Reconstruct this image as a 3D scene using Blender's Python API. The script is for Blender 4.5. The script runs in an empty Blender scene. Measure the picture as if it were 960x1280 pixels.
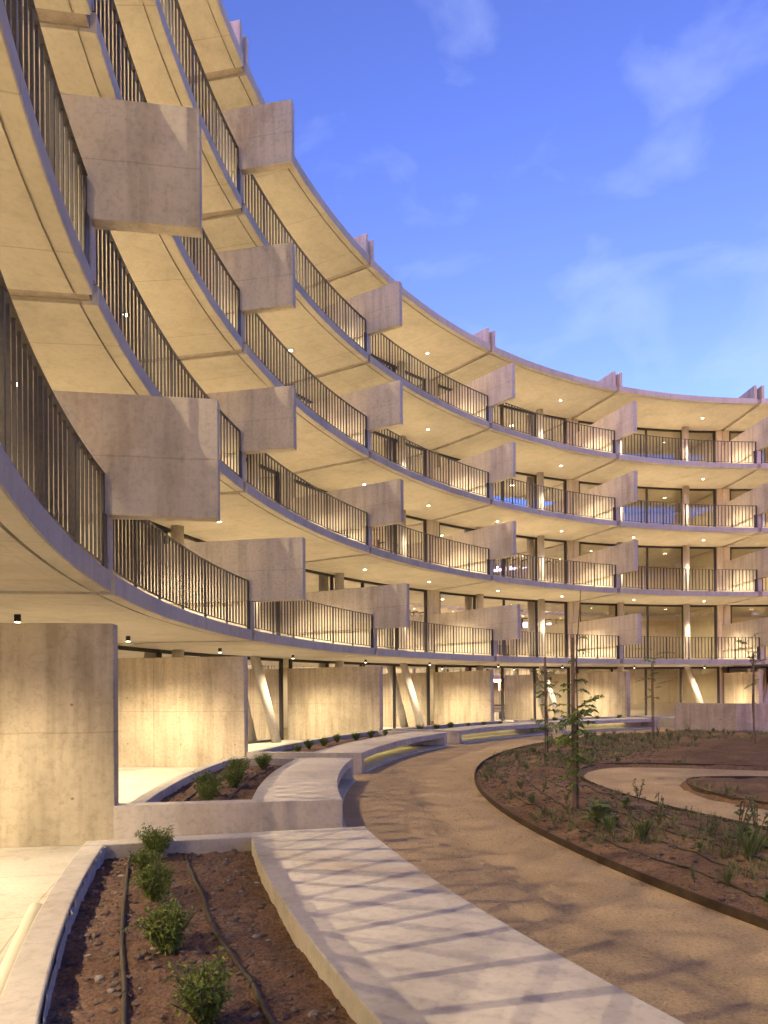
import bpy, bmesh, math, random
from mathutils import Vector, Matrix, noise
random.seed(7)
R = math.radians
scn = bpy.context.scene
COL = scn.collection

# ------------------------------------------------------------------ camera
EYE = 1.6
cam = bpy.data.cameras.new('camera'); camo = bpy.data.objects.new('camera', cam); COL.objects.link(camo)
cam.sensor_fit = 'AUTO'; cam.sensor_width = 36.0
cam.lens = 866.34 / 1280 * 36.0
cam.shift_y = (861.34 - 640) / 1280
cam.clip_start = 0.05; cam.clip_end = 3000
ro = -0.00745; pi_ = 0.00126
fw = Vector((0, math.cos(pi_), math.sin(pi_)))
up0 = Vector((0, -math.sin(pi_), math.cos(pi_)))
rt = Vector((1, 0, 0)) * math.cos(ro) + up0 * math.sin(ro)
up = up0 * math.cos(ro) - Vector((1, 0, 0)) * math.sin(ro)
m3 = Matrix((rt, up, -fw)).transposed()
camo.matrix_world = Matrix.Translation((0, 0, EYE)) @ m3.to_4x4()
scn.camera = camo
scn.render.resolution_x = 768; scn.render.resolution_y = 1024

# ------------------------------------------------------------------ light
SKY_STRENGTH = 0.15
LAMP_W = 440.0
ROOM_W = 210.0
LAMP_COL = (1.0, 0.795, 0.49)
w = bpy.data.worlds.new('World'); scn.world = w; w.use_nodes = True
nt = w.node_tree; nt.nodes.clear()
def N(tree, typ, **kw):
    n = tree.nodes.new(typ)
    for k, v in kw.items(): setattr(n, k, v)
    return n
out = N(nt, 'ShaderNodeOutputWorld'); bg = N(nt, 'ShaderNodeBackground')
sky = N(nt, 'ShaderNodeTexSky', sky_type='NISHITA', sun_disc=False)
sky.sun_elevation = R(8.0); sky.sun_rotation = R(200.0); sky.altitude = 600; sky.air_density = 1.0; sky.dust_density = 0.5; sky.ozone_density = 2.6
tc = N(nt, 'ShaderNodeTexCoord')
mp = N(nt, 'ShaderNodeMapping'); mp.inputs['Location'].default_value = (3.1, 1.7, 0.4); mp.inputs['Scale'].default_value = (1.6, 1.6, 3.2); mp.inputs['Rotation'].default_value = (0.3, 0.5, 0.4)
nt.links.new(tc.outputs['Generated'], mp.inputs['Vector'])
nz = N(nt, 'ShaderNodeTexNoise'); nz.inputs['Scale'].default_value = 3.6; nz.inputs['Detail'].default_value = 6; nz.inputs['Roughness'].default_value = .53; nz.inputs['Distortion'].default_value = .35
nt.links.new(mp.outputs[0], nz.inputs['Vector'])
cr = N(nt, 'ShaderNodeValToRGB'); cr.color_ramp.elements[0].position = .52; cr.color_ramp.elements[1].position = .92
cr.color_ramp.elements[1].color = (.42, .42, .42, 1)
nt.links.new(nz.outputs['Fac'], cr.inputs['Fac'])
tint = N(nt, 'ShaderNodeMix', data_type='RGBA', blend_type='MULTIPLY'); tint.inputs[0].default_value = 1.0
tint.inputs[7].default_value = (1.22, 0.79, 1.20, 1)
gm = N(nt, 'ShaderNodeGamma'); gm.inputs[1].default_value = 1.3
nt.links.new(sky.outputs[0], gm.inputs[0]); nt.links.new(gm.outputs[0], tint.inputs[6])
cl = N(nt, 'ShaderNodeMix', data_type='RGBA', blend_type='MIX')
nt.links.new(cr.outputs[0], cl.inputs[0]); nt.links.new(tint.outputs[2], cl.inputs[6]); cl.inputs[7].default_value = (2.6, 3.1, 4.4, 1)
nt.links.new(cl.outputs[2], bg.inputs['Color']); bg.inputs['Strength'].default_value = SKY_STRENGTH
nt.links.new(bg.outputs[0], out.inputs['Surface'])
scn.view_settings.view_transform = 'Standard'; scn.view_settings.look = 'None'
scn.view_settings.exposure = 1.15; scn.view_settings.gamma = 1.0

# ------------------------------------------------------------------ geometry constants
CX, CY = 17.870, 10.303            # centre of the round courtyard
DA = 0.33553; A0 = -0.14461        # bay angle, angle of joint 0
RE_UP, RE_1, RE_ROOF = 21.08, 20.926, 21.02
RG = 24.36                         # radius of the glazing
SOF = [2.636, 5.709, 8.609, 11.509, 14.41]
TH = 0.22
BAYS = list(range(-2, 12)); SEEN = 5            # bays past SEEN only close the ring, seen in reflections
def ang(t): return A0 + DA * t
def P(r, t, z=0.0):
    a = ang(t); return Vector((CX - r * math.cos(a), CY + r * math.sin(a), z))

# ------------------------------------------------------------------ materials
MATS = {}
def newmat(name):
    m = bpy.data.materials.new(name); m.use_nodes = True; MATS[name] = m
    t = m.node_tree; b = t.nodes['Principled BSDF']
    return m, t, b
def ramp(t, stops, src):
    n = N(t, 'ShaderNodeValToRGB'); e = n.color_ramp.elements
    while len(e) < len(stops): e.new(.5)
    for i, (p, c) in enumerate(stops):
        e[i].position = p; e[i].color = (*c, 1) if len(c) == 3 else c
    t.links.new(src, n.inputs['Fac']); return n
def mathn(t, op, a, b=None):
    n = N(t, 'ShaderNodeMath', operation=op)
    for i, v in enumerate((a, b)):
        if v is None: continue
        if isinstance(v, (int, float)): n.inputs[i].default_value = v
        else: t.links.new(v, n.inputs[i])
    return n.outputs[0]
def noisen(t, vec, scale, detail=5, rough=.55, dist=0):
    n = N(t, 'ShaderNodeTexNoise'); n.inputs['Scale'].default_value = scale; n.inputs['Detail'].default_value = detail
    n.inputs['Roughness'].default_value = rough; n.inputs['Distortion'].default_value = dist
    t.links.new(vec, n.inputs['Vector']); return n.outputs['Fac']
def mul(t, c1, c2, fac=1.0):
    n = N(t, 'ShaderNodeMix', data_type='RGBA', blend_type='MULTIPLY'); n.inputs[0].default_value = fac
    for i, c in ((6, c1), (7, c2)):
        if isinstance(c, tuple): n.inputs[i].default_value = (*c, 1)
        else: t.links.new(c, n.inputs[i])
    return n.outputs[2]
def mapped(t, coord, scale, rnd=True):
    tcn = N(t, 'ShaderNodeTexCoord'); mpn = N(t, 'ShaderNodeMapping'); mpn.inputs['Scale'].default_value = scale
    src = tcn.outputs[coord]
    if rnd:
        oi = N(t, 'ShaderNodeObjectInfo'); va = N(t, 'ShaderNodeVectorMath', operation='ADD'); sc = N(t, 'ShaderNodeVectorMath', operation='SCALE')
        cx = N(t, 'ShaderNodeCombineXYZ')
        for i in range(3): t.links.new(oi.outputs['Random'], cx.inputs[i])
        t.links.new(cx.outputs[0], sc.inputs[0]); sc.inputs['Scale'].default_value = 37.0
        t.links.new(src, va.inputs[0]); t.links.new(sc.outputs[0], va.inputs[1]); src = va.outputs[0]
    t.links.new(src, mpn.inputs['Vector']); return mpn.outputs[0]
def concrete(name, base, streak=.35, pours=None, ties=False, bump=.25, boards=False, rough=.82, var=.3, grain=1.0):
    m, t, b = newmat(name)
    v = mapped(t, 'Object', (1, 1, 1)); vs = mapped(t, 'Object', (1.9, 1.9, .16)); raw = mapped(t, 'Object', (1, 1, 1), False)
    n1 = noisen(t, v, .9, 8, .62, .4); n2 = noisen(t, vs, 2.6, 6, .6); n3 = noisen(t, v, 16, 6, .7); n4 = noisen(t, v, 90, 3, .6)
    c1 = ramp(t, [(.28, tuple(x * (1 - var) for x in base)), (.5, base), (.75, tuple(min(1, x * (1 + var * .55)) for x in base))], n1).outputs[0]
    c2 = ramp(t, [(.36, (1 - streak, 1 - streak * 1.05, 1 - streak * 1.15)), (.56, (1, 1, 1))], n2).outputs[0]
    c3 = ramp(t, [(.3, (.78, .77, .75)), (.52, (1, 1, 1)), (.75, (1.0, 1.0, 1.0))], n3).outputs[0]
    c = mul(t, mul(t, c1, c2), c3, grain)
    oi = N(t, 'ShaderNodeObjectInfo'); tone = ramp(t, [(0, (.86, .86, .86)), (1, (1.04, 1.03, 1.02))], oi.outputs['Random']).outputs[0]
    c = mul(t, c, tone)
    # rusty / damp blotches
    n5 = noisen(t, v, .55, 6, .65, .8)
    c5 = ramp(t, [(.58, (1, 1, 1)), (.72, (.74, .64, .54))], n5).outputs[0]
    c = mul(t, c, c5, .7 * grain)
    h = mathn(t, 'ADD', mathn(t, 'MULTIPLY', n3, .6), mathn(t, 'MULTIPLY', n4, .35))
    sx = N(t, 'ShaderNodeSeparateXYZ'); t.links.new(raw, sx.inputs[0])
    if pours:
        for z in pours:
            wob = mathn(t, 'MULTIPLY', mathn(t, 'SUBTRACT', noisen(t, raw, 3.0, 2), .5), .03)
            d = mathn(t, 'ABSOLUTE', mathn(t, 'SUBTRACT', mathn(t, 'ADD', sx.outputs['Z'], wob), z))
            lr = ramp(t, [(0.0, (.55, .52, .48)), (.012, (1, 1, 1))], d).outputs[0]
            c = mul(t, c, lr, .55)
    if ties:
        fx = mathn(t, 'SUBTRACT', mathn(t, 'FRACT', mathn(t, 'MULTIPLY', sx.outputs['X'], 1 / 1.22)), .5)
        fz = mathn(t, 'SUBTRACT', mathn(t, 'FRACT', mathn(t, 'MULTIPLY', sx.outputs['Z'], 1 / 0.98)), .5)
        d = mathn(t, 'SQRT', mathn(t, 'ADD', mathn(t, 'MULTIPLY', fx, fx), mathn(t, 'MULTIPLY', fz, fz)))
        lr = ramp(t, [(.009, (.45, .42, .39)), (.018, (1, 1, 1))], d).outputs[0]
        c = mul(t, c, lr)
        pv = mathn(t, 'ABSOLUTE', mathn(t, 'SUBTRACT', mathn(t, 'FRACT', mathn(t, 'MULTIPLY', sx.outputs['X'], 1 / 2.44)), .5))
        lr2 = ramp(t, [(.0, (.6, .57, .53)), (.005, (1, 1, 1))], pv).outputs[0]
        c = mul(t, c, lr2, .85)
    if boards:      # radial and ring formwork seams of the slab underside
        rr = mathn(t, 'SQRT', mathn(t, 'ADD', mathn(t, 'MULTIPLY', sx.outputs['X'], sx.outputs['X']), mathn(t, 'MULTIPLY', sx.outputs['Y'], sx.outputs['Y'])))
        aa = mathn(t, 'ARCTAN2', sx.outputs['Y'], mathn(t, 'MULTIPLY', sx.outputs['X'], -1.0))
        fa = mathn(t, 'ABSOLUTE', mathn(t, 'SUBTRACT', mathn(t, 'FRACT', mathn(t, 'MULTIPLY', aa, 1 / .0839)), .55))
        lr = ramp(t, [(.0, (.62, .57, .5)), (.008, (1, 1, 1))], fa).outputs[0]
        c = mul(t, c, lr, .8)
        fr = mathn(t, 'ABSOLUTE', mathn(t, 'SUBTRACT', mathn(t, 'FRACT', mathn(t, 'MULTIPLY', rr, 1 / 1.22)), .42))
        lr3 = ramp(t, [(.0, (.7, .66, .6)), (.006, (1, 1, 1))], fr).outputs[0]
        c = mul(t, c, lr3, .6)
    t.links.new(c, b.inputs['Base Color'])
    b.inputs['Roughness'].default_value = rough; b.inputs['Specular IOR Level'].default_value = .3
    bp = N(t, 'ShaderNodeBump'); bp.inputs['Strength'].default_value = bump; bp.inputs['Distance'].default_value = .012
    t.links.new(h, bp.inputs['Height']); t.links.new(bp.outputs[0], b.inputs['Normal'])
    return m
concrete('slab_concrete', (.53, .495, .43), .08, boards=True, var=.16, grain=.6, bump=.2)
concrete('fin_concrete', (.56, .505, .43), .20, pours=[1.2], ties=False, var=.22)
concrete('wall_concrete', (.57, .49, .365), .26, pours=[1.18], ties=True, bump=.4, var=.3)
concrete('bench_concrete', (.52, .465, .41), .10, var=.22)
concrete('column_concrete', (.56, .53, .48), .06, var=.12)
concrete('joint_concrete', (.36, .31, .27), .2)
def simple(name, col, rough=.6, metal=0.0, nscale=30, var=.25, bump=.1, coord='Object'):
    m, t, b = newmat(name)
    v = mapped(t, coord, (1, 1, 1)); n = noisen(t, v, nscale, 6, .6)
    c = ramp(t, [(.3, tuple(x * (1 - var) for x in col)), (.7, tuple(min(1, x * (1 + var)) for x in col))], n).outputs[0]
    t.links.new(c, b.inputs['Base Color']); b.inputs['Roughness'].default_value = rough; b.inputs['Metallic'].default_value = metal
    if bump:
        bp = N(t, 'ShaderNodeBump'); bp.inputs['Strength'].default_value = bump; bp.inputs['Distance'].default_value = .01
        t.links.new(n, bp.inputs['Height']); t.links.new(bp.outputs[0], b.inputs['Normal'])
    return m
simple('steel_dark', (.050, .042, .038), .5, .0, 25, .3)
simple('frame_dark', (.028, .024, .022), .45, .0, 25, .2)
simple('bounce_tile', (.70, .625, .475), .6, 0, 5, .08, .05)  # pale warm finish of the unseen balcony floors, added to bounce light upward
simple('low_wall_cream', (.62, .57, .48), .8, 0, 4, .06, .05)  # paler cream than the fin panels above the low walls
simple('plaster', (.70, .65, .54), .9, 0, 3, .06)
simple('room_floor', (.33, .27, .19), .6, 0, 6, .15)
simple('corten', (.05, .028, .017), .8, 0, 12, .4, .3)
simple('hose', (.045, .032, .022), .6, 0, 20, .3)
simple('white_plastic', (.55, .52, .45), .4, 0, 8, .05, 0)
simple('stake_wood', (.20, .13, .075), .85, 0, 14, .3, .3)
simple('bark', (.12, .085, .055), .9, 0, 30, .35, .5)
simple('membrane', (.36, .38, .42), .6, 0, 30, .3, .3)
simple('path_stone', (.36, .265, .165), .9, 0, 3, .35, .3)
simple('stone', (.22, .185, .16), .9, 0, 8, .35, .4)
simple('clod', (.12, .082, .062), .95, 0, 20, .35, .5)
simple('lamp_black', (.02, .02, .02), .5, 0, 8, .1, 0)
def ground_mat(name, cols, s1, s2, bump, rough=.95, dist=.03):
    m, t, b = newmat(name)
    v = mapped(t, 'Object', (1, 1, 1), False)
    n1 = noisen(t, v, s1, 8, .65, .3); n2 = noisen(t, v, s2, 6, .75); n3 = noisen(t, v, s2 * 4.5, 3, .7)
    c1 = ramp(t, [(.3, cols[0]), (.55, cols[1]), (.75, cols[2])], n1).outputs[0]
    c2 = ramp(t, [(.3, (.55, .52, .5)), (.5, (1, 1, 1)), (.72, (1.25, 1.22, 1.2))], n2).outputs[0]
    c3 = ramp(t, [(.32, (.5, .48, .46)), (.52, (1, 1, 1)), (.75, (1.35, 1.32, 1.28))], n3).outputs[0]
    t.links.new(mul(t, mul(t, c1, c2), c3), b.inputs['Base Color']); b.inputs['Roughness'].default_value = rough; b.inputs['Specular IOR Level'].default_value = .15
    h = mathn(t, 'ADD', mathn(t, 'MULTIPLY', n2, .6), mathn(t, 'MULTIPLY', n3, .4))
    bp = N(t, 'ShaderNodeBump'); bp.inputs['Strength'].default_value = bump; bp.inputs['Distance'].default_value = dist
    t.links.new(h, bp.inputs['Height']); t.links.new(bp.outputs[0], b.inputs['Normal'])
    return m
ground_mat('gravel', [(.36, .255, .145), (.45, .325, .19), (.52, .385, .235)], 1.1, 38, .6)
ground_mat('soil', [(.12, .066, .044), (.18, .108, .074), (.25, .165, .12)], 1.6, 14, .9)
ground_mat('bed_soil', [(.14, .080, .045), (.20, .12, .068), (.25, .16, .095)], 1.2, 12, .9)
ground_mat('earth', [(.16, .12, .08), (.2, .15, .10), (.24, .19, .13)], .3, 8, .6)
def paving_mat():
    m, t, b = newmat('paving')
    v = mapped(t, 'Object', (1, 1, 1), False); sx = N(t, 'ShaderNodeSeparateXYZ'); t.links.new(v, sx.inputs[0])
    n1 = noisen(t, v, 1.1, 7, .6); n2 = noisen(t, v, 30, 5, .7)
    c = ramp(t, [(.3, (.36, .33, .28)), (.7, (.50, .46, .40))], n1).outputs[0]
    c = mul(t, c, ramp(t, [(.3, (.85, .84, .82)), (.6, (1, 1, 1))], n2).outputs[0])
    ox = mathn(t, 'SUBTRACT', sx.outputs['X'], CX); oy = mathn(t, 'SUBTRACT', sx.outputs['Y'], CY)
    rr = mathn(t, 'SQRT', mathn(t, 'ADD', mathn(t, 'MULTIPLY', ox, ox), mathn(t, 'MULTIPLY', oy, oy)))
    aa = mathn(t, 'ARCTAN2', oy, mathn(t, 'MULTIPLY', ox, -1.0))
    for src, k, o_, w_ in ((rr, 1 / 1.1, .3, .006), (aa, 1 / (DA / 6), .1, .006)):
        d = mathn(t, 'ABSOLUTE', mathn(t, 'SUBTRACT', mathn(t, 'FRACT', mathn(t, 'ADD', mathn(t, 'MULTIPLY', src, k), o_)), .5))
        c = mul(t, c, ramp(t, [(0, (.45, .42, .38)), (w_, (1, 1, 1))], d).outputs[0])
    n5 = noisen(t, v, 2.3, 7, .7, 1.0)
    c = mul(t, c, ramp(t, [(.56, (1, 1, 1)), (.7, (.70, .64, .56))], n5).outputs[0])
    t.links.new(c, b.inputs['Base Color']); b.inputs['Roughness'].default_value = .75
    bp = N(t, 'ShaderNodeBump'); bp.inputs['Strength'].default_value = .2; bp.inputs['Distance'].default_value = .01
    t.links.new(n2, bp.inputs['Height']); t.links.new(bp.outputs[0], b.inputs['Normal'])
paving_mat()
def leaf_mat(name, c0, c1):
    m, t, b = newmat(name)
    gi = N(t, 'ShaderNodeNewGeometry')
    c = ramp(t, [(0, c0), (1, c1)], gi.outputs['Random Per Island']).outputs[0]
    t.links.new(c, b.inputs['Base Color']); b.inputs['Roughness'].default_value = .55; b.inputs['Specular IOR Level'].default_value = .3
    tr = N(t, 'ShaderNodeBsdfTranslucent'); t.links.new(c, tr.inputs['Color'])
    mx = N(t, 'ShaderNodeMixShader'); mx.inputs[0].default_value = .3
    o = t.nodes['Material Output']; t.links.new(b.outputs[0], mx.inputs[1]); t.links.new(tr.outputs[0], mx.inputs[2]); t.links.new(mx.outputs[0], o.inputs['Surface'])
leaf_mat('shrub_leaf', (.09, .14, .024), (.24, .29, .065))
leaf_mat('tree_leaf', (.10, .16, .03), (.22, .28, .065))
leaf_mat('herb_leaf', (.08, .12, .04), (.20, .22, .085))
leaf_mat('grass_blade', (.11, .125, .045), (.28, .26, .12))
def glass_mat():
    m, t, b = newmat('glass'); t.nodes.remove(b)
    o = t.nodes['Material Output']; tr = N(t, 'ShaderNodeBsdfTransparent'); tr.inputs[0].default_value = (.86, .84, .72, 1)
    gl = N(t, 'ShaderNodeBsdfGlossy'); gl.inputs['Roughness'].default_value = .01; gl.inputs['Color'].default_value = (.95, .95, .95, 1)
    fr = N(t, 'ShaderNodeFresnel'); fr.inputs['IOR'].default_value = 1.6
    f2 = mathn(t, 'ADD', mathn(t, 'MULTIPLY', fr.outputs[0], 1.3), .05)
    mx = N(t, 'ShaderNodeMixShader'); t.links.new(f2, mx.inputs[0]); t.links.new(tr.outputs[0], mx.inputs[1]); t.links.new(gl.outputs[0], mx.inputs[2]); t.links.new(mx.outputs[0], o.inputs['Surface'])
glass_mat()
def emit_mat(name, col, s):
    m, t, b = newmat(name); b.inputs['Base Color'].default_value = (.8, .8, .8, 1)
    b.inputs['Emission Color'].default_value = (*col, 1); b.inputs['Emission Strength'].default_value = s
emit_mat('lamp_glow', (1.0, .82, .5), 12); emit_mat('strip_glow', (1.0, .85, .30), 3.0)

# ------------------------------------------------------------------ mesh helpers
class MB:
    def __init__(s): s.v = []; s.f = []
    def add(s, vs, fs):
        o = len(s.v); s.v += [tuple(v) for v in vs]; s.f += [tuple(i + o for i in f) for f in fs]; return s
    def sweep(s, prof, a0, a1, n):
        """closed (r,z) profile swept about the courtyard centre (local frame)."""
        k = len(prof); vs = []
        for i in range(n + 1):
            a = a0 + (a1 - a0) * i / n; c, q = math.cos(a), math.sin(a)
            vs += [(-r * c, r * q, z) for r, z in prof]
        fs = []
        for i in range(n):
            for j in range(k):
                j2 = (j + 1) % k; fs.append((i * k + j, i * k + j2, (i + 1) * k + j2, (i + 1) * k + j))
        fs.append(tuple(range(k - 1, -1, -1))); fs.append(tuple(n * k + j for j in range(k)))
        return s.add(vs, fs)
    def plate(s, prof, a, w0, w1):
        """closed (r,z) outline extruded tangentially from w0 to w1 metres about angle a."""
        er = Vector((-math.cos(a), math.sin(a), 0)); et = Vector((math.sin(a), math.cos(a), 0)); k = len(prof)
        vs = [er * r + et * w0 + Vector((0, 0, z)) for r, z in prof] + [er * r + et * w1 + Vector((0, 0, z)) for r, z in prof]
        fs = [tuple(range(k - 1, -1, -1)), tuple(range(k, 2 * k))] + [(j, (j + 1) % k, k + (j + 1) % k, k + j) for j in range(k)]
        return s.add(vs, fs)
    def pbox(s, r0, r1, a, w0, w1, z0, z1): return s.plate([(r0, z0), (r1, z0), (r1, z1), (r0, z1)], a, w0, w1)
    def box(s, c, d):
        x, y, z = c; a, b, e = d[0] / 2, d[1] / 2, d[2] / 2
        vs = [(x + i * a, y + j * b, z + k * e) for i in (-1, 1) for j in (-1, 1) for k in (-1, 1)]
        return s.add(vs, [(0, 1, 3, 2), (4, 6, 7, 5), (0, 4, 5, 1), (2, 3, 7, 6), (0, 2, 6, 4), (1, 5, 7, 3)])
    def tube(s, pts, rad, n=8, cap=True):
        pts = [Vector(p) for p in pts]; rads = rad if isinstance(rad, (list, tuple)) else [rad] * len(pts); vs = []
        for i, p in enumerate(pts):
            d = (pts[min(i + 1, len(pts) - 1)] - pts[max(i - 1, 0)]).normalized()
            u = d.cross(Vector((0, 0, 1)));
            if u.length < 1e-3: u = Vector((1, 0, 0))
            u.normalize(); v = d.cross(u)
            vs += [p + (u * math.cos(2 * math.pi * q / n) + v * math.sin(2 * math.pi * q / n)) * rads[i] for q in range(n)]
        fs = [(i * n + q, i * n + (q + 1) % n, (i + 1) * n + (q + 1) % n, (i + 1) * n + q) for i in range(len(pts) - 1) for q in range(n)]
        if cap: fs += [tuple(range(n - 1, -1, -1)), tuple((len(pts) - 1) * n + q for q in range(n))]
        return s.add(vs, fs)
    def mesh(s, name, mat, smooth=False, bevel=0):
        me = bpy.data.meshes.new(name); me.from_pydata(s.v, [], s.f)
        bm = bmesh.new(); bm.from_mesh(me)
        bmesh.ops.recalc_face_normals(bm, faces=bm.faces)
        if bevel:
            ed = [e for e in bm.edges if e.is_manifold and e.calc_face_angle(0) > .6]
            bmesh.ops.bevel(bm, geom=ed, offset=bevel, segments=2, affect='EDGES', profile=.5)
        bm.to_mesh(me); bm.free()
        if mat: me.materials.append(MATS[mat])
        if smooth: me.shade_smooth() if smooth is True else None
        return me
def link(name, me, parent=None, loc=(0, 0, 0), rz=0.0, **props):
    o = bpy.data.objects.new(name, me); COL.objects.link(o)
    o.location = loc; o.rotation_euler = (0, 0, rz)
    if parent: o.parent = parent
    for k, v in props.items(): o[k] = v
    return o
def empty(name, loc, label, cat, group=None, rz=0):
    o = bpy.data.objects.new(name, None); COL.objects.link(o); o.location = loc; o.rotation_euler = (0, 0, rz); o.empty_display_size = .2
    o['label'] = label; o['category'] = cat
    if group: o['group'] = group
    return o
def tag(o, label, cat, group=None):
    o['label'] = label; o['category'] = cat
    if group: o['group'] = group
    return o

# ------------------------------------------------------------------ the setting: ground, paving, paths
def ring_sheet(r0, r1, t0, t1, n, z, m=1):
    b = MB(); vs = []
    for i in range(n + 1):
        for k in range(m + 1):
            p = P(r0 + (r1 - r0) * k / m, t0 + (t1 - t0) * i / n); vs.append((p.x, p.y, z))
    b.add(vs, [(i * (m + 1) + k, i * (m + 1) + k + 1, (i + 1) * (m + 1) + k + 1, (i + 1) * (m + 1) + k) for i in range(n) for k in range(m)])
    return b
g = MB().add([(-900, -900, -.06), (900, -900, -.06), (900, 900, -.06), (-900, 900, -.06)], [(0, 1, 2, 3)])
link('ground', g.mesh('ground', 'earth'), kind='structure')
link('gravel_path', ring_sheet(16.0, 20.4, -3.2, 7.0, 150, 0.0, 3).mesh('gravel_path', 'gravel'), kind='structure')
link('paving', ring_sheet(20.2, 25.0, -3.2, 6.0, 140, 0.006, 3).mesh('paving', 'paving'), kind='structure')

# inner planting bed with a sandy inner path winding through it
PATH_OUT = [(4.6, 6.0), (4.11, 7.45), (3.68, 8.65), (3.42, 9.91), (3.33, 11.14), (3.45, 12.4), (3.89, 13.35), (4.6, 13.95), (5.77, 13.8), (7.4, 13.2), (12, 11.5), (12, 6)]
BED_IN = [(5.6, 8.2), (5.0, 9.05), (4.78, 9.6), (4.70, 10.3), (4.83, 11.06), (5.26, 11.65), (6.43, 11.64), (8.5, 10.9), (12.5, 9.2), (12.5, 6.0), (7, 6.6)]
def smooth_poly(pts, n=6):
    res = []; k = len(pts)
    for i in range(k):
        p0, p1, p2, p3 = (Vector(pts[(i + d) % k]) for d in (-1, 0, 1, 2))
        for q in range(n):
            u = q / n
            res.append(.5 * ((2 * p1) + (p2 - p0) * u + (2 * p0 - 5 * p1 + 4 * p2 - p3) * u * u + (3 * p1 - p0 - 3 * p2 + p3) * u ** 3))
    return res
PO = smooth_poly(PATH_OUT); BI = smooth_poly(BED_IN)
def inside(poly, x, y):
    c = False; j = len(poly) - 1
    for i in range(len(poly)):
        a, b = poly[i], poly[j]
        if (a.y > y) != (b.y > y) and x < (b.x - a.x) * (y - a.y) / (b.y - a.y) + a.x: c = not c
        j = i
    return c
def dist_poly(poly, x, y):
    d = 1e9; p = Vector((x, y))
    for i in range(len(poly)):
        a, b = poly[i], poly[(i + 1) % len(poly)]; ab = b - a
        u = max(0, min(1, (p - a).dot(ab) / max(ab.length_squared, 1e-9))); d = min(d, (p - a - ab * u).length)
    return d
def bed_height(x, y):
    r = math.hypot(CX - x, y - CY)
    edge = min(1, max(0, (16.4 - r) / .5))
    z = .03 + .06 * edge + .05 * noise.noise(Vector((x * .9, y * .9, 0))) + .035 * noise.noise(Vector((x * 3.1, y * 3.1, 5))) + .018 * noise.noise(Vector((x * 9, y * 9, 2)))
    ip = inside(PO, x, y); ib = inside(BI, x, y)
    if ip and not ib:
        d = min(dist_poly(PO, x, y), dist_poly(BI, x, y)); z = z * max(0, 1 - d / .15) - .03 * min(1, d / .15)
    return z
def in_bed(x, y):
    return math.hypot(CX - x, y - CY) < 16.3 and not (inside(PO, x, y) and not inside(BI, x, y))
b = MB(); vs = []; fs = []
NT, NR = 230, 56
T0, T1 = -1.2, 4.4
for i in range(NT + 1):
    for k in range(NR + 1):
        r = 16.38 - (k / NR) ** 1.15 * 8.4; p = P(r, T0 + (T1 - T0) * i / NT); vs.append((p.x, p.y, bed_height(p.x, p.y)))
fs = [(i * (NR + 1) + k, i * (NR + 1) + k + 1, (i + 1) * (NR + 1) + k + 1, (i + 1) * (NR + 1) + k) for i in range(NT) for k in range(NR)]
b.add(vs, fs); me = b.mesh('planting_bed', 'bed_soil'); me.shade_smooth(); link('planting_bed', me, kind='structure')
b = MB(); pts = [(p.x, p.y, .012) for p in PO]; b.add(pts, [tuple(range(len(pts)))])
link('inner_path', b.mesh('inner_path', 'gravel'), kind='structure')
eb = MB().sweep([(16.38, -.05), (16.40, -.05), (16.40, .07), (16.38, .07)], ang(-1.3), ang(3.2), 90)
tag(link('steel_edging', eb.mesh('steel_edging', 'corten'), loc=(CX, CY, 0)), 'rusty steel edging strip around the curved planting bed by the gravel path', 'edging')
def strip_along(poly, z0, z1, w):
    b = MB(); n = len(poly)
    for i in range(n - 1):
        a, c = poly[i], poly[i + 1]; d = (c - a); nn = Vector((-d.y, d.x)).normalized() * w
        b.add([(a.x, a.y, z0), (c.x, c.y, z0), (c.x, c.y, z1), (a.x, a.y, z1), (a.x + nn.x, a.y + nn.y, z0), (c.x + nn.x, c.y + nn.y, z0), (c.x + nn.x, c.y + nn.y, z1), (a.x + nn.x, a.y + nn.y, z1)],
              [(0, 1, 2, 3), (4, 7, 6, 5), (3, 2, 6, 7)])
    return b
tag(link('steel_edging', strip_along(PO[:60], -.03, .10, .012).mesh('edging_path', 'corten')), 'dark steel edging between the inner sandy path and the planting bed', 'edging')
tag(link('steel_edging', strip_along(BI[:48], -.03, .10, .012).mesh('edging_island', 'corten')), 'dark steel edging around the small soil island inside the sandy path', 'edging')

# ------------------------------------------------------------------ the apartment building
BLD = empty('apartment_building', (CX, CY, 0), 'curved five storey concrete apartment block with lit balconies around the courtyard', 'building')
G = .10                                    # half width of the joint between slabs
def slab_mesh(name, Re, extra=0.0):
    h = G / Re
    prof = [(Re, .012), (Re + .012, 0), (Re + .165, 0), (Re + .168, .028), (Re + .192, .028), (Re + .195, 0), (29.4, 0), (29.4, TH - .01), (Re + .012, TH), (Re, TH - .012)]
    if extra: prof = [(Re, .012), (Re + .012, 0), (Re + .165, 0), (Re + .168, .028), (Re + .192, .028), (Re + .195, 0), (29.4, 0), (29.4, TH), (Re + .35, TH), (Re + .33, TH + extra), (Re + .012, TH + extra), (Re, TH + extra - .012)]
    return MB().sweep(prof, h, DA - h, 20).mesh(name, 'slab_concrete')
SLAB = {0: slab_mesh('balcony_slab_low', RE_1), 1: slab_mesh('balcony_slab', RE_UP), 4: slab_mesh('roof_slab', RE_ROOF, .03)}
def fin_mesh(name, Re, tip):
    z0, z1, zt = 0.0, .58, 1.85
    prof = [(tip, z1), (RG - .13, z1), (RG - .13, zt), (tip, zt)]
    return MB().plate(prof, 0, -.09, .09).mesh(name, 'fin_concrete', bevel=.012)
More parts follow.
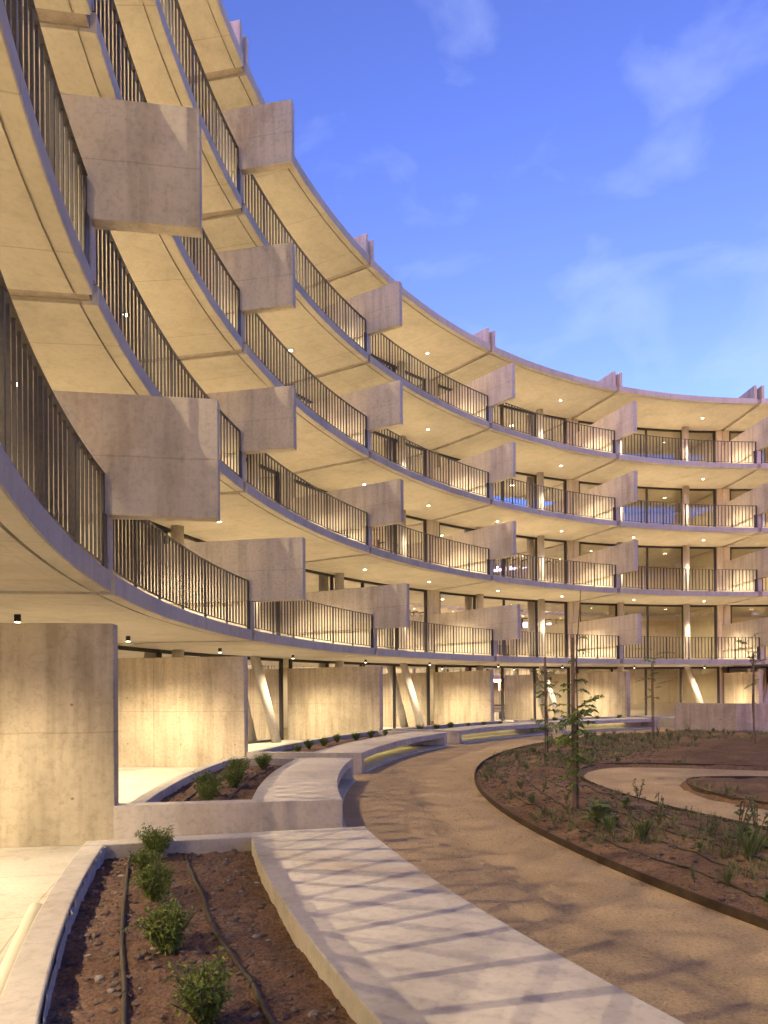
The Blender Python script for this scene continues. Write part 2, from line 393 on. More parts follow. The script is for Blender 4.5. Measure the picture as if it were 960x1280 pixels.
FIN = {0: fin_mesh('fin_low', RE_1, 19.83), 1: fin_mesh('fin', RE_UP, 20.0)}
def joint_mesh(name, Re): return MB().pbox(Re + .07, RG + .1, 0, -G - .01, G + .01, .045, TH - .004).mesh(name, 'joint_concrete')
LOWW = {k: MB().pbox(Re + .03, RG - .135, 0, -.02, .02, .0, .582).mesh('low_wall_%d' % k, 'low_wall_cream') for k, Re in ((0, RE_1), (1, RE_UP))}
STUB = {k: MB().pbox(Re + .02, Re + .16, 0, -.085, .085, .0, .578).mesh('stub_%d' % k, 'fin_concrete') for k, Re in ((0, RE_1), (1, RE_UP))}
JNT = {0: joint_mesh('joint_low', RE_1), 1: joint_mesh('joint', RE_UP), 4: joint_mesh('joint_roof', RE_ROOF)}
blade = MB().plate([(RE_ROOF + .02, -TH + .06), (RE_ROOF + .3, -TH + .06), (RE_ROOF + 2.2, 0), (RE_ROOF + 2.2, .62), (RE_ROOF + .02, .62)], 0, -.06, .06).mesh('roof_blade', 'fin_concrete', bevel=.008)

# railings: handrail, bottom rail, posts, end plate, balusters
RH = 1.0
def rail_meshes(name, Re):
    r = Re + .07; a0, a1 = (.13) / r, DA - .13 / r
    b = MB().sweep([(r - .028, RH - .012), (r + .028, RH - .012), (r + .028, RH), (r - .028, RH)], a0, a1, 26)
    b.sweep([(r - .016, .06), (r + .016, .06), (r + .016, .072), (r - .016, .072)], a0, a1, 26)
    return r, a0, a1, b.mesh(name, 'steel_dark')
RAIL = {0: rail_meshes('railing_low', RE_1), 1: rail_meshes('railing', RE_UP)}
bal_me = MB().box((0, 0, .53), (.024, .026, .916)).mesh('baluster', 'steel_dark')
post_me = MB().box((0, 0, .494), (.030, .050, .988)).mesh('post', 'steel_dark')
plate_me = MB().box((0, 0, .29), (.012, .15, .58)).mesh('end_plate', 'steel_dark')
NB = 42; POST_EVERY = 7
def rail_pose(r, a): return Vector((-r * math.cos(a), r * math.sin(a), 0)), -a
def merged_balusters(name, r, a0, a1):
    b = MB(); base = [v.co for v in bal_me.vertices]; fcs = [tuple(p.vertices) for p in bal_me.polygons]
    for i in range(1, NB):
        if i % POST_EVERY == 0: continue
        p, rz = rail_pose(r, a0 + (a1 - a0) * i / NB); rm = Matrix.Rotation(rz, 3, 'Z')
        b.add([rm @ c + p for c in base], fcs)
    me = bpy.data.meshes.new(name); me.from_pydata(b.v, [], b.f); me.materials.append(MATS['steel_dark']); return me
MBAL = {k: merged_balusters('balusters_%d' % k, *RAIL[k][:3]) for k in RAIL}
SINGLE = {(-1, 0), (-1, 1), (0, 0), (0, 1), (1, 0), (1, 1)}   # (bay, level) whose balusters show largest

# glazing
TS = [.05, .305, .515, .747, .955]
def frame_mesh(name, h, ts, head=.09, sw=.036):
    b = MB(); r0, r1 = RG - .04, RG + .04
    a0, a1 = ts[0] * DA, ts[-1] * DA
    b.sweep([(r0, h - head), (r1, h - head), (r1, h), (r0, h)], a0, a1, 16)
    b.sweep([(r0, .003), (r1, .003), (r1, .06), (r0, .06)], a0, a1, 16)
    for i, t in enumerate(ts):
        wd = sw if 0 < i < len(ts) - 1 else sw * 1.3
        b.pbox(r0 - .012, r1 - .004, t * DA, -wd, wd, .004, h - .004)
    return b.mesh(name, 'frame_dark')
def pane_mesh(name, h, t0, t1, head=.09):
    b = MB(); n = 4; vs = []
    for i in range(n + 1):
        a = (t0 + (t1 - t0) * i / n) * DA; c, q = math.cos(a), math.sin(a)
        vs += [(-RG * c, RG * q, .06), (-RG * c, RG * q, h - head)]
    b.add(vs, [(2 * i, 2 * i + 1, 2 * i + 3, 2 * i + 2) for i in range(n)])
    return b.mesh(name, 'glass')
def pier_mesh(name, h):
    b = MB(); a = .012 / RG
    b.sweep([(RG - .12, 0), (RG + .22, 0), (RG + .22, h), (RG - .12, h)], a, TS[0] * DA - .067 / RG, 3)
    return b.mesh(name, 'fin_concrete')
def pier_mesh2(name, h):
    b = MB(); a = .012 / RG
    b.sweep([(RG - .12, 0), (RG + .22, 0), (RG + .22, h), (RG - .12, h)], TS[-1] * DA + .067 / RG, DA - a, 3)
    return b.mesh(name, 'fin_concrete')
HL = [SOF[1] - SOF[0] - TH, 2.9 - TH]
WIN = {}
for k, h in enumerate(HL):
    WIN[k] = (frame_mesh('window_%d' % k, h, TS), [pane_mesh('pane_%d_%d' % (k, i), h, TS[i], TS[i + 1]) for i in range(4)], pier_mesh('pier_%d' % k, h), pier_mesh2('pierb_%d' % k, h))
TSG = [.03, .27, .50, .73, .97]
GWIN = (frame_mesh('window_g', SOF[0] - .01, TSG), [pane_mesh('pane_g_%d' % i, SOF[0] - .01, TSG[i], TSG[i + 1]) for i in range(4)])
COLR = RG - .36
def col_mesh(name, h):
    b = MB(); b.tube([(0, 0, 0), (0, 0, h)], .155, 24); me = b.mesh(name, 'column_concrete')
    for p in me.polygons: p.use_smooth = len(p.vertices) == 4
    return me
COLM = {0: col_mesh('column_low', HL[0]), 1: col_mesh('column', HL[1])}
def local(r, a, z=0): return Vector((-r * math.cos(a), r * math.sin(a), z))
def rake_mesh(name, tt, tb):
    b = MB(); pt = local(COLR, tt * DA, SOF[0]); pb = local(COLR - .1, tb * DA, 0); d = (pt - pb).normalized()
    b.tube([pb - d * .05, pt + d * .05], .145, 24); me = b.mesh(name, 'column_concrete')
    for p in me.polygons: p.use_smooth = len(p.vertices) == 4
    return me
RAKE = [rake_mesh('raked_a', .305, .19), rake_mesh('raked_b', .747, .865)]
def room_mesh(name, h):
    b = MB().pbox(RG + .24, 29.3, 0, -.08, .08, 0, h); return b.mesh(name, 'plaster')
def back_mesh(name, h):
    return MB().sweep([(29.2, 0), (29.38, 0), (29.38, h), (29.2, h)], .09 / 29, DA - .09 / 29, 8).mesh(name, 'plaster')
ROOM = {-1: (room_mesh('party_wall_g', SOF[0]), back_mesh('back_wall_g', SOF[0]))}
for k, h in enumerate(HL): ROOM[k] = (room_mesh('party_wall_%d' % k, h), back_mesh('back_wall_%d' % k, h))
BFLOOR = {k: MB().sweep([(Re + .11, .002), (RG - .05, .002), (RG - .05, .014), (Re + .11, .014)], .12 / 21, DA - .12 / 21, 12).mesh('bounce_floor_%d' % k, 'bounce_tile') for k, Re in ((0, RE_1), (1, RE_UP))}  # added floor layer, out of view, reflects the downlights onto the soffits
FLOORM = MB().sweep([(RG + .06, .001), (29.15, .001), (29.15, .012), (RG + .06, .012)], .1 / RG, DA - .1 / 24, 8).mesh('room_floor', 'room_floor')

# downlights
def lamp_meshes():
    b = MB(); b.tube([(0, 0, 0), (0, 0, -.012)], .075, 16); me = b.mesh('downlight_ring', 'lamp_black')
    b = MB(); b.tube([(0, 0, -.012), (0, 0, -.022)], .05, 16); g1 = b.mesh('lens', 'lamp_glow')
    b = MB(); b.tube([(0, 0, 0), (0, 0, -.10)], .042, 16); me2 = b.mesh('downlight_can', 'lamp_black')
    b = MB(); b.tube([(0, 0, -.10), (0, 0, -.106)], .034, 16); g2 = b.mesh('lens_can', 'lamp_glow')
    return me, g1, me2, g2
LM = lamp_meshes()
LD = {}
def lamp(parent, r, a, z, ground):
    p = local(r, a, z)
    o = link('downlight', LM[2] if ground else LM[0], parent, p)
    link('lens', LM[3] if ground else LM[1], o)
    key = 'g' if ground else 'u'
    if key not in LD:
        l = bpy.data.lights.new('downlight_' + key, 'SPOT'); l.color = LAMP_COL; l.shadow_soft_size = .008; l.spot_size = R(144 if ground else 106); l.spot_blend = .85 if ground else .5
        l.energy = LAMP_W * (.92 if ground else 1.0); LD[key] = l
    lo = bpy.data.objects.new('lamp_light', LD[key]); COL.objects.link(lo); lo.parent = o; lo.location = (0, 0, -.125 if ground else -.03)
def room_lamp(parent, r, a, z):
    o = link('ceiling_lamp', LM[0], parent, local(r, a, z)); link('lens', LM[1], o)
    if 'r' not in LD:
        l = bpy.data.lights.new('room', 'SPOT'); l.color = LAMP_COL; l.shadow_soft_size = .05; l.energy = ROOM_W; l.spot_size = R(170); l.spot_blend = .2; LD['r'] = l
    lo = bpy.data.objects.new('lamp_light', LD['r']); COL.objects.link(lo); lo.parent = o; lo.location = (0, 0, -.03)
WALL_R = {-2: 21.0, -1: 21.0, 0: 20.93, 1: 21.14, 2: 20.82, 3: 21.22, 4: 20.66, 5: 21.3, 6: 21.0}
for bay in BAYS:
    rz = -ang(bay)
    for lv in range(5):
        k = 0 if lv == 0 else (4 if lv == 4 else 1)
        s = link('roof_slab' if lv == 4 else 'balcony_slab', SLAB[k], BLD, (0, 0, SOF[lv]), rz)
        link('slab_joint', JNT[k], BLD, (0, 0, SOF[lv]), rz)
        if lv == 4:
            for sg in (-1, 1):
                link('roof_blade', blade, BLD, Vector((0, 0, SOF[4] + TH)) + Matrix.Rotation(rz, 3, 'Z') @ Vector((0, sg * .17, 0)), rz)
            continue
        zf = SOF[lv] + TH; kk = 0 if lv == 0 else 1
        link('fin_wall', FIN[kk], BLD, (0, 0, zf), rz); link('low_wall', LOWW[kk], BLD, (0, 0, zf), rz); link('stub_post', STUB[kk], BLD, (0, 0, zf), rz)
        r, a0, a1, rme = RAIL[kk]
        ra = link('railing', rme, BLD, (0, 0, zf), rz)
        for i in range(0, NB + 1):
            isp = i % POST_EVERY == 0
            if not isp and (bay, lv) not in SINGLE: continue
            p, rr = rail_pose(r, a0 + (a1 - a0) * i / NB)
            # width of the flat bars lies along the rail
            link('post' if isp else 'baluster', post_me if isp else bal_me, ra, p, rr)
        p, rr = rail_pose(r - .03, a1 - .05 / r); link('end_plate', plate_me, ra, p, rr)
        if (bay, lv) not in SINGLE: link('balusters', MBAL[kk], ra, kind='stuff')
        link('bounce_floor', BFLOOR[kk], BLD, (0, 0, zf), rz)
        if bay <= SEEN: room_lamp(BLD, 26.4, ang(bay) + .5 * DA, SOF[lv + 1])
        wf, panes, pr, pr2 = WIN[kk]
        wo = link('window', wf, BLD, (0, 0, zf), rz)
        for pm in panes: link('pane', pm, wo)
        link('pier', pr, BLD, (0, 0, zf), rz); link('pier', pr2, BLD, (0, 0, zf), rz)
        for t in (.305, .747):
            p = local(COLR, ang(bay) + t * DA, zf); link('column', COLM[kk], BLD, p)
        link('party_wall', ROOM[kk][0], BLD, (0, 0, zf), rz); link('back_wall', ROOM[kk][1], BLD, (0, 0, zf), rz)
        link('room_floor', FLOORM, BLD, (0, 0, zf), rz)
    for lv in range(5):
        if lv == 0 and bay == 5: continue
        for t in (.285, .765):
            lamp(BLD, 22.75, ang(bay) + t * DA, SOF[lv], lv == 0)
    # ground storey
    if True:
        wo = link('window', GWIN[0], BLD, (0, 0, .008), rz)
        for pm in GWIN[1]: link('pane', pm, wo)
        if bay < 5: room_lamp(BLD, 26.4, ang(bay) + .5 * DA, SOF[0])
        link('back_wall', ROOM[-1][1], BLD, (0, 0, 0), rz); link('room_floor', FLOORM, BLD, (0, 0, .008), rz)
    link('party_wall', ROOM[-1][0], BLD, (0, 0, 0), rz)
    for rk in RAKE: link('raked_column', rk, BLD, (0, 0, 0), rz)
    wm = MB().plate([(WALL_R.get(bay, 21.0), 0), (RG - .06, 0), (RG - .06, 2.32), (WALL_R.get(bay, 21.0), 2.32)], 0, 0, .2).mesh('garden_wall', 'wall_concrete', bevel=.01)
    link('garden_wall', wm, BLD, (0, 0, 0), rz)
# last joint at the end of the last bay
j = BAYS[-1] + 1; rz = -ang(j)
for lv in range(4): link('fin_wall', FIN[0 if lv == 0 else 1], BLD, (0, 0, SOF[lv] + TH), rz)
# roof guard rail
for bay in (3, 4):
    b = MB(); rr_ = RE_ROOF + 1.2
    b.sweep([(rr_ - .02, .50), (rr_ + .02, .50), (rr_ + .02, .53), (rr_ - .02, .53)], .03, DA - .06, 16)
    for i in range(24):
        a = .03 + (DA - .09) * i / 23; b.pbox(rr_ - .012, rr_ + .012, a, -.012, .012, 0, .5)
    link('roof_railing', b.mesh('roof_railing', 'steel_dark'), BLD, (0, 0, SOF[4] + TH), -ang(bay))

# ------------------------------------------------------------------ planter benches
RB0, RB1, RC0, RC1 = 18.53, 19.52, 20.66, 20.82
ZB = .40; ZS = .285
def soil_mesh(t0, t1, n, m):
    b = MB(); vs = []
    for i in range(n + 1):
        for k in range(m + 1):
            p = P(RB1 - .02 + (RC0 - RB1 + .04) * k / m, t0 + (t1 - t0) * i / n)
            z = ZS + .022 * noise.noise(Vector((p.x * 2.3, p.y * 2.3, 1))) + .022 * noise.noise(Vector((p.x * 7, p.y * 7, 3))) + .014 * noise.noise(Vector((p.x * 19, p.y * 19, 4)))
            vs.append((p.x - CX, p.y - CY, z))
    b.add(vs, [(i * (m + 1) + k, i * (m + 1) + k + 1, (i + 1) * (m + 1) + k + 1, (i + 1) * (m + 1) + k) for i in range(n) for k in range(m)])
    me = b.mesh('soil', 'soil'); me.shade_smooth(); return me
def soil_z(x, y):
    return ZS + .022 * noise.noise(Vector((x * 2.3, y * 2.3, 1))) + .022 * noise.noise(Vector((x * 7, y * 7, 3))) + .014 * noise.noise(Vector((x * 19, y * 19, 4)))
def planter(t0, t1, label, fine=False):
    root = empty('planter_bench', (CX, CY, 0), label, 'bench')
    a0, a1 = ang(t0) + .18 / 19.6, ang(t1) - .18 / 19.6; n = max(8, int((t1 - t0) * 26))
    link('seat', MB().sweep([(RB0, ZB - .14), (RB1, ZB - .14), (RB1, ZB), (RB0, ZB)], a0, a1, n).mesh('seat', 'bench_concrete', bevel=.008), root)
    link('planter_wall', MB().sweep([(RB1 - .28, 0), (RB1 - .01, 0), (RB1 - .01, ZB - .141), (RB1 - .28, ZB - .141)], a0, a1, n).mesh('planter_wall', 'bench_concrete'), root)
    link('plinth', MB().sweep([(RB0 - .06, 0), (RB1 - .281, 0), (RB1 - .281, .05), (RB0 - .06, .05)], a0, a1, n).mesh('plinth', 'bench_concrete'), root)
    link('curb', MB().sweep([(RC0, 0), (RC1, 0), (RC1, ZB), (RC0, ZB)], a0, a1, n).mesh('curb', 'bench_concrete', bevel=.01), root)
    for aa, s0, s1 in ((ang(t0), 0, .178), (ang(t1), -.178, 0)):
        link('end_wall', MB().pbox(RB0 - .002, (20.99 if abs(t0) < .01 and s0 == 0 else RC1 + .002), aa, s0, s1, 0, ZB + .002).mesh('end_wall', 'bench_concrete', bevel=.01), root)
    link('soil', soil_mesh(t0 + .012, t1 - .012, int((t1 - t0) * (200 if fine else 70)), 40 if fine else 16), root)
    link('light_strip', MB().sweep([(RB1 - .34, ZB - .165), (RB1 - .30, ZB - .165), (RB1 - .30, ZB - .142), (RB1 - .34, ZB - .142)], a0 + .35 / 19, a1 - .9 / 19, n).mesh('light_strip', 'strip_glow'), root)
    return root
PL = [(-1.05, -.25, 'wide concrete planter bench striped by railing shadows, with two drip hoses in dark soil', True),
      (0.0, .75, 'concrete planter bench whose front wall joins the blank stained concrete wall', True),
      (.90, 1.97, 'curved concrete planter bench with six small shrubs, cavity lit yellow underneath', False),
      (2.10, 3.00, 'curved concrete planter bench before the second leaning column, lit underneath', False),
      (3.12, 3.95, 'far curved concrete planter bench behind the young trees, dark cavity underneath', False),
      (4.08, 4.90, 'low concrete planter bench partly hidden behind the thick courtyard wall', False)]
for p in PL: planter(*p)

mb = MB(); vs = []
for i in range(121):
    t = -1.0 + .76 * i / 120; q = P(RC0 - .008 - .006 * noise.noise(Vector((i * .35, 0, 0))), t); q2 = P(RC0 - .012 - .02 * noise.noise(Vector((i * .5, 3, 0))) - (.03 * max(0, (i - 100) / 20) * math.sin(i * 1.3)), t)
    vs += [(q.x - CX, q.y - CY, .25), (q2.x - CX, q2.y - CY, ZB - .012 + .02 * noise.noise(Vector((i * .4, 7, 0))) + .02 * max(0, (i - 104) / 16))]
mb.add(vs, [(2 * i, 2 * i + 1, 2 * i + 3, 2 * i + 2) for i in range(120)])
link('membrane', mb.mesh('membrane', 'membrane'), bpy.data.objects['planter_bench'])

# thick courtyard wall on the right
def wall_run(pts, h, th):
    b = MB(); n = len(pts); L = []; 
    for i, p in enumerate(pts):
        p = Vector(p); d = (Vector(pts[min(i + 1, n - 1)]) - Vector(pts[max(i - 1, 0)])).normalized(); nn = Vector((-d.y, d.x))
        L.append((p, p + nn * th))
    for i in range(n - 1):
        (a, a2), (c, c2) = L[i], L[i + 1]
        b.add([(a.x, a.y, -.05), (c.x, c.y, -.05), (c2.x, c2.y, -.05), (a2.x, a2.y, -.05), (a.x, a.y, h), (c.x, c.y, h), (c2.x, c2.y, h), (a2.x, a2.y, h)],
              [(0, 1, 5, 4), (2, 3, 7, 6), (4, 5, 6, 7)] + ([(3, 0, 4, 7)] if i == 0 else []) + ([(1, 2, 6, 5)] if i == n - 2 else []))
    return b
tag(link('courtyard_wall', wall_run([(10.65, 25.4), (11.9, 23.4), (14.4, 22.4), (20, 21.5)], 1.05, .25).mesh('courtyard_wall', 'wall_concrete')),
    'thick low concrete wall standing in the courtyard beyond the planting bed', 'wall')

# ------------------------------------------------------------------ small things
def leaf_quads(mb, p, d, L, W, bend=.25):
    d = d.normalized(); s = d.cross(Vector((0, 0, 1)))
    if s.length < 1e-3: s = Vector((1, 0, 0))
    s.normalize(); s = (Matrix.Rotation(random.uniform(-.9, .9), 3, d) @ s); nrm = s.cross(d)
    a = p; m = p + d * L * .5 + nrm * L * bend * .3; e = p + d * L - Vector((0, 0, 1)) * L * bend
    mb.add([a, m + s * W * .5, e, m - s * W * .5], [(0, 1, 2, 3)])
def shrub_mesh(name, h, wd, n, L):
    st = MB(); lf = MB()
    for i in range(max(7, n // 40)):
        th = random.uniform(0, 6.28); rr = wd * .5 * random.uniform(.15, .95); hh = h * random.uniform(.6, 1.0)
        tip = Vector((rr * math.cos(th), rr * math.sin(th), hh)); mid = Vector((tip.x * .45, tip.y * .45, hh * .55))
        st.tube([Vector((0, 0, -.03)), mid, tip], [.005, .004, .002], 5, False)
        k = 0
        for q in range(n // max(7, n // 40)):
            u = random.uniform(.2, 1.0); base = mid.lerp(tip, (u - .5) * 2) if u > .5 else Vector((0, 0, 0)).lerp(mid, u * 2)
            dr = Vector((random.gauss(0, 1), random.gauss(0, 1), random.gauss(.25, .7)))
            leaf_quads(lf, base + dr.normalized() * random.uniform(0, .035 * h / .3), dr, L * random.uniform(.6, 1.3), L * random.uniform(.4, .62))
    return lf.mesh(name + '_leaves', 'shrub_leaf'), st.mesh(name + '_stems', 'bark')
def place_shrub(meshes, loc, s, rz, label, group):
    o = empty('shrub', loc, label, 'shrub', group, rz); o.scale = (s, s, s)
    link('foliage', meshes[0], o); link('stem', meshes[1], o); return o
SH = [shrub_mesh('shrub%d' % i, .28, .38, 1900, .030) for i in range(4)]
for i, (x, y, s) in enumerate([(-1.80, 5.45, .88), (-1.74, 5.05, .7), (-1.44, 4.36, .86), (-1.10, 3.50, .95), (-.72, 2.76, .88)]):
    place_shrub(SH[i % 4], (x, y, soil_z(x, y) - .01), s, i * 1.3, 'small bushy green shrub between the drip hoses in the near planter soil', 'shrubs between the drip hoses')
for i in range(6):
    q = P(20.05 + .12 * math.sin(i * 2.1), .10 + .105 * i)
    place_shrub(SH[i % 4], (q.x, q.y, soil_z(q.x, q.y) - .01), [.9, 1.15, 1.0, 1.2, .9, 1.0][i], i * .9, 'small green shrub in the planter joined to the blank stained wall', 'shrubs beside the stained wall')
for (t0, t1, n, lab, gr) in [(1.08, 1.90, 7, 'small dark shrub in the planter before the first leaning column', 'shrubs before the first leaning column'),
                             (2.2, 2.92, 6, 'small dark shrub in the planter before the second leaning column', 'shrubs before the second leaning column'),
                             (3.2, 3.9, 5, 'small dark shrub in the planter behind the young trees', 'shrubs behind the young trees')]:
    for i in range(n):
        q = P(20.25 + random.uniform(-.08, .08), t0 + (t1 - t0) * i / (n - 1))
        place_shrub(SH[i % 4], (q.x, q.y, soil_z(q.x, q.y) - .01), random.uniform(.55, .85), i * 1.1, lab, gr)
def hose(pts, zf, rad, label, group=None, ties=0):
    n = len(pts); P3 = []
    for i in range(n - 1):
        p0, p1, p2, p3 = (Vector(pts[max(0, min(n - 1, i + d))]) for d in (-1, 0, 1, 2))
        for q in range(8):
            u = q / 8; v = .5 * ((2 * p1) + (p2 - p0) * u + (2 * p0 - 5 * p1 + 4 * p2 - p3) * u * u + (3 * p1 - p0 - 3 * p2 + p3) * u ** 3)
            P3.append(Vector((v.x, v.y, zf(v.x, v.y) + rad * .8)))
    o = link('drip_hose', None or MB().tube(P3, rad, 8).mesh('drip_hose', 'hose'))
    for p in o.data.polygons: p.use_smooth = True
    tag(o, label, 'hose', group)
    return o, P3
h1, pts1 = hose([(-2.02, 5.5), (-1.86, 5.0), (-1.62, 4.3), (-1.37, 3.6), (-1.15, 3.05), (-.98, 2.6), (-.7, 2.0)], soil_z, .0125, 'brown drip hose in the near planter running beside its outer curb')
h2, pts2 = hose([(-1.56, 5.45), (-1.42, 5.05), (-1.16, 4.4), (-.90, 3.7), (-.62, 3.15), (-.42, 2.65), (-.1, 2.0)], soil_z, .0125, 'brown drip hose in the near planter running beside the striped bench')
for o, pp in ((h1, pts1), (h2, pts2)):
    for k in (5, 22, 33):
        if k < len(pp):
            b = MB(); d = (pp[k + 1] - pp[k - 1]).normalized()
            b.tube([pp[k] - d * .006, pp[k] + d * .006], .017, 8); b.tube([pp[k] + Vector((-.03, .01, .004)), pp[k] + Vector((.035, -.012, .0))], .006, 6)
            link('hose_clip', b.mesh('hose_clip', 'hose'), o)
hose([tuple(P(20.35, .06 + .1 * i).xy) for i in range(7)], soil_z, .0125, 'brown drip hose in the second planter beside its outer curb')
hose([tuple(P(19.85, .06 + .1 * i).xy) for i in range(7)], soil_z, .0125, 'brown drip hose in the second planter beside its slatted-shadow seat')
for i, rr in enumerate((16.0, 15.6, 15.2, 14.8)):
    hose([tuple(P(rr + .04 * math.sin(k * 1.7 + i), -1.0 + k * .16).xy) for k in range(20)], lambda x, y: bed_height(x, y), .011, ['outermost drip hose in the planting bed, right behind the rusty edging', 'second drip hose from the rusty edging in the planting bed', 'third drip hose from the rusty edging in the planting bed', 'innermost drip hose of the planting bed, beside the sandy inner path'][i], 'drip hoses in the planting bed')
# white pipe lying on the paving by the near planter
b = MB(); b.tube([(-2.50, 4.95, .055), (-2.05, 3.72, .055), (-1.80, 3.05, .055)], .05, 20); me = b.mesh('plastic_pipe', 'white_plastic')
for p in me.polygons: p.use_smooth = len(p.vertices) == 4
tag(link('plastic_pipe', me), 'white plastic pipe lying on the lit paving beside the near planter curb', 'pipe')

# stones and clods
def rock_base(n):
    bm = bmesh.new(); bmesh.ops.create_icosphere(bm, subdivisions=1, radius=1)
    for v in bm.verts: v.co *= random.uniform(.65, 1.15); v.co.z *= .7
    vs = [v.co.copy() for v in bm.verts]; fs = [tuple(v.index for v in f.verts) for f in bm.faces]; bm.free(); return vs, fs
RK = [rock_base(i) for i in range(8)]
def scatter(name, n, fn, smin, smax, mat, label, cat):
    b = MB()
    for i in range(n):
        q = fn()
        if q is None: continue
        s = smin + (smax - smin) * random.random() ** 3; vs, fs = random.choice(RK); rm = Matrix.Rotation(random.uniform(0, 6.28), 3, 'Z')
        b.add([rm @ v * s + q for v in vs], fs)
    me = bpy.data.meshes.new(name); me.from_pydata(b.v, [], b.f); me.materials.append(MATS[mat])
    o = link(name, me, kind='stuff'); tag(o, label, cat); return o
def in_soil(t0, t1):
    def f():
        q = P(random.uniform(RB1 + .03, RC0 - .03), random.uniform(t0, t1)); q.z = soil_z(q.x, q.y); return q
    return f
scatter('soil_clods', 2600, in_soil(-1.0, -.27), .004, .03, 'clod', 'crumbs and clods of dark earth in the near planter', 'soil')
scatter('soil_clods', 1200, in_soil(.02, .73), .005, .03, 'clod', 'crumbs and clods of dark earth in the second planter', 'soil')
scatter('pebbles', 220, in_soil(-1.0, -.27), .006, .028, 'stone', 'grey pebbles strewn over the near planter soil', 'stones')
def on_path():
    t = -1.0 + 2.2 * random.random() ** 1.5; q = P(random.uniform(16.42, 18.5), t); q.z = 0; return q
scatter('path_gravel', 16000, on_path, .003, .012, 'path_stone', 'fine loose gravel on the sandy courtyard path', 'gravel')
def on_bed():
    for _ in range(20):
        q = P(random.uniform(13.0, 16.32), random.uniform(-.9, 2.6))
        if in_bed(q.x, q.y): q.z = bed_height(q.x, q.y); return q
scatter('bed_clods', 5000, on_bed, .008, .045, 'clod', 'clods and crumbs of reddish earth in the planting bed', 'soil')

# planting bed: grass, herbs, seedlings
gb = MB()
for i in range(5200):
    q = P(16.3 - 4.0 * random.random() ** 1.2, -.9 + 5.0 * random.random())
    if not in_bed(q.x, q.y): continue
    if noise.noise(Vector((q.x * .6, q.y * .6, 9))) < -.05: continue
    z = bed_height(q.x, q.y); hh = random.uniform(.03, .13)
    for k in range(random.randint(5, 13)):
        th = random.uniform(0, 6.28); l = random.uniform(.3, .9) * hh; d = Vector((math.cos(th), math.sin(th), 0)); w_ = Vector((-d.y, d.x, 0)) * .004
        p0 = Vector((q.x, q.y, z - .01)) + d * .01; p1 = p0 + d * l * .4 + Vector((0, 0, hh * .6)); p2 = p0 + d * l + Vector((0, 0, hh * random.uniform(.75, 1.05)))
        gb.add([p0 - w_, p0 + w_, p1 + w_ * .8, p2, p1 - w_ * .8], [(0, 1, 2, 4), (4, 2, 3)])
me = bpy.data.meshes.new('grass'); me.from_pydata(gb.v, [], gb.f); me.materials.append(MATS['grass_blade'])
tag(link('bed_grass', me, kind='stuff'), 'thin weedy grass sprouting across the planting bed', 'grass')
def herb_mesh(name, kind):
    lf = MB(); st = MB()
    if kind == 0:       # rosette of long leaves
        for i in range(26):
            th = i * 2.4; d = Vector((math.cos(th), math.sin(th), .5 + 1.2 * (i / 26))); leaf_quads(lf, Vector((0, 0, .02 + .004 * i)), d, random.uniform(.12, .2), .045, .3)
    elif kind == 1:     # upright stems with small leaves
        for i in range(5):
            th = random.uniform(0, 6.28); tip = Vector((.09 * math.cos(th), .09 * math.sin(th), random.uniform(.18, .34))); st.tube([(0, 0, -.02), tip * .5 + Vector((0, 0, .02)), tip], .0035, 5, False)
            for q in range(16):
                u = random.uniform(.25, 1); dr = Vector((random.gauss(0, 1), random.gauss(0, 1), random.gauss(.4, .4))); leaf_quads(lf, tip * u, dr, random.uniform(.03, .055), .02)
    else:               # clump of thin blades
        for i in range(60):
            th = random.uniform(0, 6.28); d = Vector((math.cos(th) * random.uniform(.1, .7), math.sin(th) * random.uniform(.1, .7), 1)); leaf_quads(lf, Vector((random.gauss(0, .015), random.gauss(0, .015), -.01)), d, random.uniform(.15, .36), .011, .12)
    if not st.v: st.tube([(0, 0, -.03), (0, 0, .03)], .008, 5)
    return lf.mesh(name + 'l', 'herb_leaf'), st.mesh(name + 's', 'bark')
HB = [herb_mesh('herb%d' % k, k % 3) for k in range(6)]
HL_ = ['leafy rosette plant growing low in the planting bed', 'upright small-leaved seedling in the planting bed', 'clump of thin grassy blades standing in the planting bed']
cnt = 0
fixed = [(2.30, 7.55, 0, 1.5), (2.42, 7.72, 0, 1.3), (3.22, 6.35, 1, 1.5), (3.15, 6.0, 2, 1.3), (2.55, 6.85, 2, 1.1), (3.7, 6.9, 1, 1.3), (2.9, 7.4, 1, 1.2), (3.35, 6.45, 0, 1.0)]
spots = [(x, y, k, s) for x, y, k, s in fixed]
while len(spots) < 105:
    q = P(16.2 - 3.4 * random.random() ** 1.3, -.7 + 4.6 * random.random() ** 1.1)
    if in_bed(q.x, q.y): spots.append((q.x, q.y, random.choice((0, 1, 1, 2)), random.uniform(.45, .85)))
for i, (x, y, k, s) in enumerate(spots):
    o = empty('herb', (x, y, bed_height(x, y)), HL_[k], 'plant', ['rosette plants', 'seedlings', 'grassy clumps'][k] + ' in the planting bed', i * 1.7); o.scale = (s, s, s)
    m_ = HB[k + 3 * (i % 2)]; link('leaves', m_[0], o); link('stem', m_[1], o)

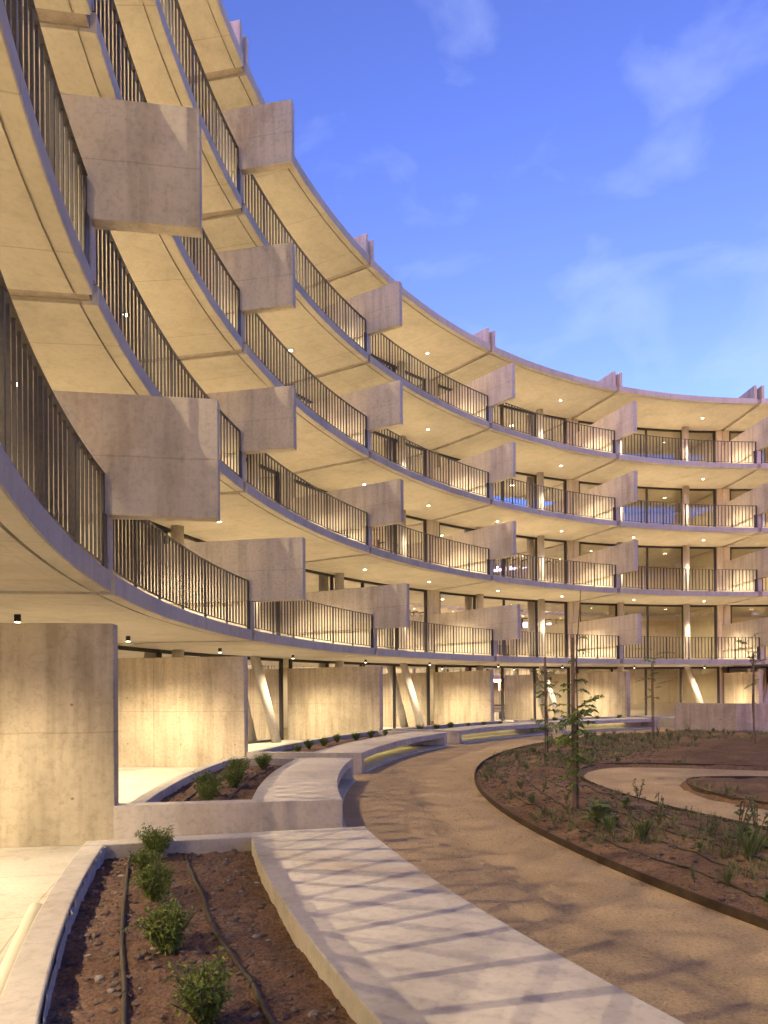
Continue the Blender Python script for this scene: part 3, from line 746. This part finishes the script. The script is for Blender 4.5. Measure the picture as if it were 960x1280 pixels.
# saplings with stakes
def sapling(x, y, h, label, lean, leafs, seed, stake_h, spread=.32):
    random.seed(seed); z0 = bed_height(x, y) if math.hypot(CX - x, y - CY) < 16.3 else 0
    root = empty('young_tree', (x, y, z0), label, 'tree')
    tp = [Vector((0, 0, -.05)), Vector((lean * .2, .02, h * .35)), Vector((lean * .1, .03, h * .7)), Vector((lean, 0, h))]
    link('trunk', MB().tube(tp, [.016, .013, .009, .004], 8).mesh('trunk', 'bark'), root)
    b = MB(); b.tube([(-.06, -.03, -.05), (-.055, -.03, stake_h)], .022, 10)
    sk = link('stake', b.mesh('stake', 'stake_wood'), root)
    for zz in (.45, .75):
        link('tie', MB().tube([(-.085, -.055, stake_h * zz), (.0, .03, stake_h * zz + .01), (.03, .0, stake_h * zz), (-.06, -.06, stake_h * zz)], .006, 6).mesh('tie', 'hose'), sk)
    lf = MB(); br = MB()
    for (zc, n, L, rad) in leafs:
        for i in range(n):
            u = min(.99, max(.1, (zc + random.gauss(0, .12)) / h)); k = u * 3; i0 = min(2, int(k)); base = tp[i0].lerp(tp[i0 + 1], k - i0)
            th = random.uniform(0, 6.28); tip = base + Vector((math.cos(th) * rad, math.sin(th) * rad * .9, random.uniform(-.12, .2))) * random.uniform(.5, 1.25)
            br.tube([base, base.lerp(tip, .5) + Vector((0, 0, .03)), tip], [.004, .003, .0015], 4, False)
            for q in range(11):
                v = .25 + .075 * q; c = base.lerp(tip, v) + Vector((0, 0, .03 * math.sin(v * 3)))
                side = (tip - base).cross(Vector((0, 0, 1))).normalized() * (1 if q % 2 else -1)
                leaf_quads(lf, c, side + (tip - base).normalized() * .5 + Vector((0, 0, random.uniform(-.5, .3))), L * random.uniform(.7, 1.2), L * .42, .3)
    cr_ = link('crown', lf.mesh('crown', 'tree_leaf'), root); link('twigs', br.mesh('twigs', 'bark'), cr_, kind='stuff')
sapling(2.42, 8.70, 2.75, 'young staked tree with broad leaf sprays beside the gravel path', .06, [(1.08, 15, .10, .38), (.55, 12, .085, .20), (.82, 9, .10, .24), (1.95, 3, .06, .2), (1.45, 5, .07, .2)], 3, 2.15)
sapling(3.68, 15.6, 2.4, 'young staked tree wrapped in narrow foliage in the middle of the bed', -.05, [(.6, 9, .10, .26), (1.3, 11, .10, .28), (1.8, 6, .09, .28)], 5, 2.2)
sapling(8.40, 21.6, 3.0, 'thin young tree with sparse crown beside the thick courtyard wall', .05, [(1.8, 9, .09, .45), (2.4, 8, .09, .5), (1.2, 5, .09, .3)], 8, 2.3)
sapling(9.80, 18.3, 2.9, 'thin drooping young tree in front of the thick courtyard wall', -.35, [(2.0, 7, .09, .32), (2.6, 6, .09, .3), (1.4, 3, .08, .25)], 11, 2.4)
